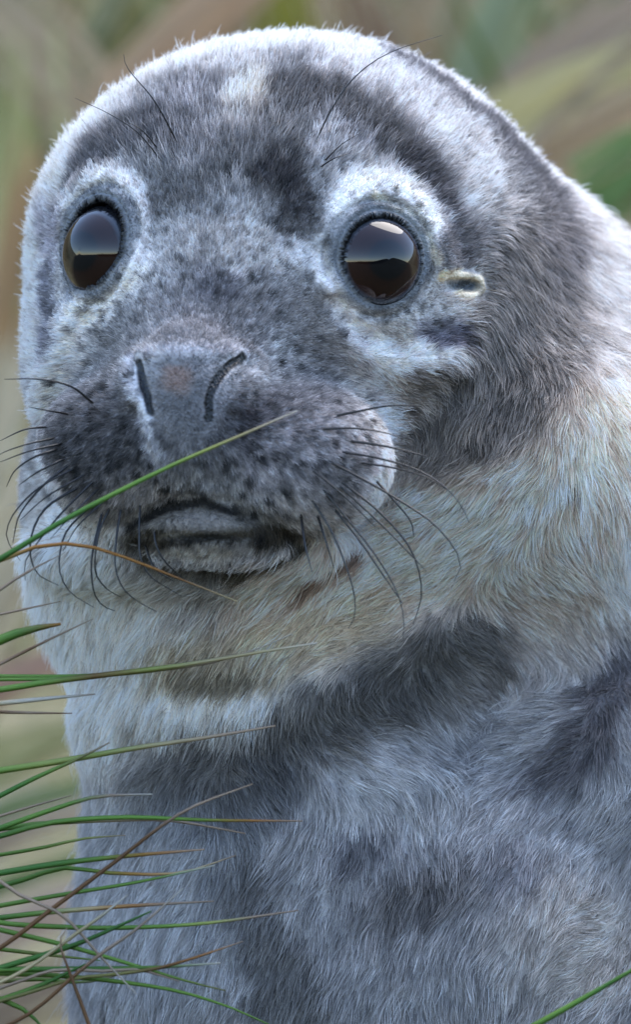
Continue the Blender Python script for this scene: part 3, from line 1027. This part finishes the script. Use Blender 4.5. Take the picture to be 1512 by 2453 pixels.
# ------------------------------------------------------------------ whiskers
wm, nt, bs = new_mat("whisker")
bs.inputs["Base Color"].default_value = (0.018, 0.014, 0.012, 1)
bs.inputs["Roughness"].default_value = 0.35
WH = [
    [(115, 1022), (60, 1028), (0, 1055)], [(135, 1048), (70, 1062), (20, 1078), (-10, 1092)], [(150, 1062), (70, 1080), (0, 1106)], [(140, 1075), (80, 1095), (34, 1128), (15, 1165)],
    [(160, 1095), (90, 1130), (44, 1162)], [(180, 1120), (90, 1170), (32, 1230), (14, 1280), (30, 1318), (48, 1342)], [(165, 1112), (100, 1165), (45, 1235), (30, 1300)],
    [(205, 1135), (110, 1190), (48, 1245)], [(190, 1165), (110, 1215), (78, 1270), (72, 1330), (90, 1375), (140, 1402)], [(225, 1150), (150, 1225), (100, 1285), (60, 1345), (60, 1390)],
    [(240, 1165), (170, 1235), (120, 1290)], [(225, 1205), (160, 1270), (142, 1330), (145, 1380), (170, 1420), (225, 1455)], [(260, 1190), (185, 1260), (150, 1320)],
    [(245, 1225), (228, 1290), (218, 1350), (225, 1420), (245, 1450), (275, 1463)], [(262, 1215), (235, 1280), (228, 1370), (255, 1410), (290, 1430)],
    [(290, 1215), (278, 1290), (276, 1360), (295, 1410), (330, 1440), (375, 1465)], [(335, 1205), (333, 1280), (336, 1335), (360, 1380), (405, 1410), (435, 1428)],
    [(370, 1250), (372, 1300), (395, 1345), (450, 1395)], [(345, 1300), (370, 1360), (415, 1392)], [(225, 968), (170, 925), (90, 908), (10, 908)], [(165, 992), (110, 982), (70, 975)],
    [(796, 998), (860, 985), (930, 972), (1010, 972)], [(766, 1028), (850, 1026), (930, 1038), (960, 1050)], [(835, 1056), (930, 1070), (1025, 1093)],
    [(815, 1082), (900, 1096), (1000, 1125), (1065, 1165), (1105, 1210), (1125, 1252)], [(860, 1108), (940, 1120), (1020, 1142), (1070, 1172)],
    [(780, 1100), (870, 1148), (960, 1200), (1040, 1255), (1090, 1315), (1105, 1355), (1088, 1392)], [(735, 1115), (810, 1175), (900, 1262)],
    [(815, 1152), (900, 1218), (975, 1300), (1003, 1365), (1010, 1430), (990, 1495)], [(810, 1160), (920, 1262), (1022, 1368)], [(770, 1168), (830, 1240), (900, 1330), (950, 1415), (968, 1480), (966, 1530)],
    [(800, 1218), (860, 1292), (920, 1380), (965, 1445)], [(745, 1195), (790, 1265), (825, 1345), (848, 1420), (850, 1475), (835, 1505)], [(720, 1230), (732, 1310), (748, 1370)],
    [(760, 1232), (785, 1310), (800, 1360)], [(900, 1150), (950, 1205), (985, 1250), (992, 1285)],
]
BROW = [[(428, 348), (370, 242), (303, 160), (296, 130)], [(390, 390), (330, 318), (260, 272), (180, 235)], [(382, 362), (340, 312), (300, 290)],
        [(752, 352), (790, 270), (850, 185), (930, 128), (1060, 84)], [(775, 388), (820, 345), (870, 315)], [(765, 402), (800, 380), (840, 366)]]
wh_all = [(w, 3.3) for w in WH] + [(w, 2.1) for w in BROW]
wq = [catmull(np.array(w_[0], float), 14) for w_ in wh_all]
wz = trace(full_sdf, np.concatenate(wq))[:, 2].reshape(-1, 14)
for (pts2, r0), q, skin in zip(wh_all, wq, wz):
    z0 = skin[0] - 6
    tt_ = np.linspace(0, 1, 14)
    dz = random.uniform(-70, 30)
    zz = z0 + 60 * np.sin(tt_ * math.pi * .6) + dz * tt_ ** 2
    zz = np.where(tt_ > 0.08, np.maximum(zz, skin + 22 * np.minimum(tt_ * 4, 1)), zz)
    for _ in range(3):
        zz[1:-1] = 0.25 * zz[:-2] + 0.5 * zz[1:-1] + 0.25 * zz[2:]
    p3 = np.array([P(a[0], a[1], z_) for a, z_ in zip(q, zz)])
    v, f = tube(local(p3), r0 * random.uniform(.8, 1.15) * S * (1 - 0.75 * tt_ ** 1.5), 5)
    link("whisker", mesh_from("whisker", v, f), seal, wm)

# ------------------------------------------------------------------ grass blades in front
GREEN, DGREEN, YGREEN, OLIVE = (128, 166, 74), (88, 136, 60), (182, 190, 104), (152, 146, 84)
TAN, STRAW, ORANGE, RUST, BONE = (196, 170, 144), (216, 196, 150), (200, 140, 70), (140, 100, 62), (232, 222, 206)
def blade_mesh(pts3, width, stops, B, lead=0.0):
    n = 40
    q = catmull(np.array(pts3, float), n)
    t = np.linspace(0, 1, n)
    c = to_world(q)
    tan = np.gradient(c, axis=0); tan /= np.linalg.norm(tan, axis=1)[:, None]
    view = np.array((0.12, -1.0, 0.25))
    side = np.cross(tan, view); side /= np.linalg.norm(side, axis=1)[:, None]
    up = np.cross(side, tan)
    hw = 0.48 * width * S * np.clip(1.0 - 0.75 * np.clip((t - lead) / (1 - lead), 0, 1) ** 1.8, 0.18, 1)
    # folded blade: v-shaped section with thickness
    sec = [(-1, 0.0), (0, -0.42), (1, 0.0), (0, 0.16)]
    v = np.stack([c + side * (hw * a)[:, None] + up * (hw * b * -1)[:, None] for a, b in sec], 1).reshape(-1, 3) - B
    f = []
    for i in range(n - 1):
        for j in range(4):
            k = (j + 1) % 4
            f.append((i*4 + j, i*4 + k, i*4 + 4 + k, i*4 + 4 + j))
    me = mesh_from("blade", v, f)
    ks = np.linspace(0, 1, len(stops))
    lin = srgb(stops)
    rgb = np.stack([np.interp(np.clip((t - lead) / (1 - lead), 0, 1), ks, lin[:, i]) for i in range(3)], -1) * (1 + 0.12 * np.sin(t * 23 + width))[:, None]
    vcol(me, "tint", np.repeat(rgb, 4, 0))
    return me

def tuft(root_xyz, label, blades, group=None):
    B = to_world(np.array(root_xyz, float))
    o = bpy.data.objects.new("grass_tuft", None)
    col.objects.link(o); o.location = B
    o["label"] = label; o["category"] = "grass"
    for pts, z0, z1, width, stops in blades:
        q = np.array(pts, float)
        n = len(q)
        zz = np.linspace(z0, z1, n)
        vis = [P(a[0], a[1], z_) for a, z_ in zip(q, zz)]
        first, d = vis[0], nrm(vis[0] - vis[1])
        rt = np.array(root_xyz, float) + np.array((random.uniform(-60, 60), 5, random.uniform(-60, 60)))
        lead = first + d * 160
        m1 = 0.5 * lead + 0.5 * rt + np.array(((rt[0] - lead[0]) * 0.28, (lead[1] - rt[1]) * 0.22, 0))
        full = [rt, m1, lead] + vis
        seg = np.linalg.norm(np.diff(np.array(full), axis=0), axis=1)
        link("blade", blade_mesh(full, width, stops, B, seg[:3].sum() / seg.sum()), o, GRASS)
    return o

L1 = (-560, 3097, 820)
left_blades = [
    ([(-20, 1475), (60, 1458), (145, 1440)], 700, 720, 7, [TAN, TAN, TAN]),
    ([(-20, 1540), (60, 1510), (145, 1494)], 760, 760, 26, [GREEN, GREEN, DGREEN, OLIVE, ORANGE]),
    ([(-20, 1600), (120, 1530), (222, 1482)], 740, 740, 8, [TAN, RUST, TAN, TAN]),
    ([(-20, 1620), (160, 1619), (300, 1610)], 600, 620, 12, [GREEN, GREEN, GREEN, YGREEN]),
    ([(-20, 1655), (120, 1632), (300, 1610), (440, 1592), (620, 1562), (760, 1540)], 720, 780, 16, [GREEN, GREEN, RUST, YGREEN, STRAW, STRAW, BONE]),
    ([(-20, 1628), (200, 1622), (480, 1592), (600, 1560), (700, 1518)], 690, 720, 9, [GREEN, GREEN, OLIVE, TAN, BONE]),
    ([(-20, 1686), (120, 1672), (228, 1662)], 700, 720, 13, [STRAW, BONE, BONE, BONE, TAN]),
    ([(-20, 1704), (80, 1707), (172, 1708)], 700, 700, 9, [RUST, TAN, RUST]),
    ([(-20, 1848), (160, 1820), (330, 1790), (500, 1765), (660, 1738)], 720, 760, 17, [GREEN, YGREEN, YGREEN, STRAW, TAN, TAN]),
    ([(-20, 1915), (100, 1855), (180, 1820), (262, 1778)], 740, 760, 13, [DGREEN, DGREEN, GREEN, OLIVE, TAN]),
    ([(-20, 1990), (120, 1940), (230, 1908), (365, 1902)], 740, 760, 14, [DGREEN, GREEN, GREEN, TAN, BONE]),
    ([(-20, 2008), (120, 1970), (300, 1957), (500, 1964), (725, 1966)], 740, 780, 14, [DGREEN, GREEN, GREEN, GREEN, GREEN, ORANGE, TAN]),
    ([(-20, 1988), (100, 1972), (330, 1962), (420, 1966), (588, 1996)], 700, 740, 13, [GREEN, GREEN, STRAW, TAN, TAN, TAN]),
    ([(-20, 2094), (140, 2068), (280, 2052), (490, 2034)], 760, 780, 16, [DGREEN, DGREEN, GREEN, ORANGE, TAN]),
    ([(-20, 2128), (60, 2105), (150, 2078), (260, 2090), (430, 2090), (565, 2048)], 720, 760, 12, [DGREEN, GREEN, GREEN, ORANGE, STRAW, TAN]),
    ([(-20, 2172), (150, 2142), (330, 2112), (515, 2072)], 720, 760, 12, [GREEN, GREEN, GREEN, GREEN, BONE]),
    ([(-20, 2200), (120, 2184), (300, 2170), (512, 2158)], 740, 770, 14, [DGREEN, GREEN, STRAW, ORANGE, TAN, TAN]),
    ([(60, 2216), (250, 2222), (480, 2212), (715, 2180)], 760, 790, 13, [GREEN, GREEN, GREEN, GREEN, YGREEN, TAN, TAN]),
    ([(20, 2312), (180, 2262), (300, 2210), (362, 2182)], 800, 820, 15, [DGREEN, DGREEN, DGREEN, DGREEN]),
    ([(-20, 2222), (150, 2262), (300, 2305), (450, 2350), (540, 2372)], 790, 800, 13, [GREEN, GREEN, GREEN, GREEN, OLIVE]),
    ([(-20, 2322), (200, 2320), (380, 2316), (528, 2306)], 800, 800, 15, [GREEN, DGREEN, DGREEN, GREEN, BONE]),
    ([(-20, 2330), (160, 2338), (400, 2368), (540, 2408), (650, 2456)], 780, 780, 13, [GREEN, GREEN, GREEN, GREEN, GREEN]),
    ([(-20, 2402), (100, 2358), (205, 2308)], 800, 820, 15, [GREEN, GREEN, DGREEN, DGREEN]),
    ([(-20, 2385), (60, 2420), (110, 2470)], 800, 800, 14, [GREEN, GREEN, DGREEN]),
    ([(-20, 1960), (80, 1930), (170, 1905)], 640, 660, 7, [TAN, TAN, TAN]),
    ([(-20, 2050), (100, 2030), (200, 2008), (300, 2000)], 640, 660, 10, [GREEN, GREEN, YGREEN, TAN]),
    ([(-20, 2270), (100, 2285), (240, 2300)], 700, 700, 11, [GREEN, OLIVE, GREEN]),
    ([(-20, 2352), (90, 2345), (200, 2352), (300, 2330)], 700, 700, 11, [OLIVE, GREEN, TAN]),
]
straw_blades = [
    ([(130, 2172), (280, 2060), (400, 1968), (470, 1928), (606, 1877)], 830, 850, 11, [RUST, RUST, RUST, TAN, TAN]),
    ([(185, 2330), (240, 2285), (330, 2222), (437, 2128)], 850, 850, 9, [RUST, TAN, TAN, BONE]),
    ([(190, 2230), (240, 2195), (306, 2142)], 840, 840, 9, [STRAW, STRAW, BONE, BONE]),
    ([(60, 2150), (150, 2192), (240, 2290), (328, 2382)], 830, 840, 9, [TAN, TAN, TAN, BONE]),
    ([(300, 2330), (380, 2318), (470, 2292), (582, 2254)], 820, 830, 9, [OLIVE, RUST, ORANGE, TAN]),
    ([(260, 2325), (330, 2322), (430, 2350)], 810, 810, 8, [TAN, TAN, TAN]),
]
upper_blades = [
    ([(-20, 1350), (80, 1290), (170, 1236), (400, 1120), (560, 1050), (712, 984)], 900, 985, 14, [DGREEN, DGREEN, DGREEN, GREEN, GREEN, YGREEN, STRAW, BONE]),
    ([(-20, 1352), (90, 1308), (190, 1304), (300, 1335), (440, 1390), (568, 1440)], 830, 840, 10, [OLIVE, ORANGE, ORANGE, ORANGE, RUST, STRAW]),
    ([(-20, 1425), (60, 1372), (142, 1330)], 800, 800, 8, [TAN, TAN, TAN]),
]
tuft((-700, 3097, 820), "green and straw grass blades leaning across the pup's chest", left_blades)
tuft((-480, 3097, 900), "thin dry straw stalks crossing in front of the chest among green blades", straw_blades)
tuft((-850, 3097, 1000), "long green grass blade with pale tip lying across the pup's muzzle, with two thin stalks", upper_blades)
tuft((900, 3097, 980), "single green blade rising past the pup's lower flank", [([(1270, 2462), (1400, 2390), (1540, 2310), (1640, 2260)], 980, 980, 15, [GREEN, GREEN, DGREEN, GREEN, OLIVE])])
tuft((330, 3097, 880), "brown bent stalk rising beside the grass blades at the pup's chest", [([(222, 2480), (190, 2392), (165, 2325), (143, 2255), (160, 2222)], 860, 860, 10, [RUST, RUST, RUST, TAN])])
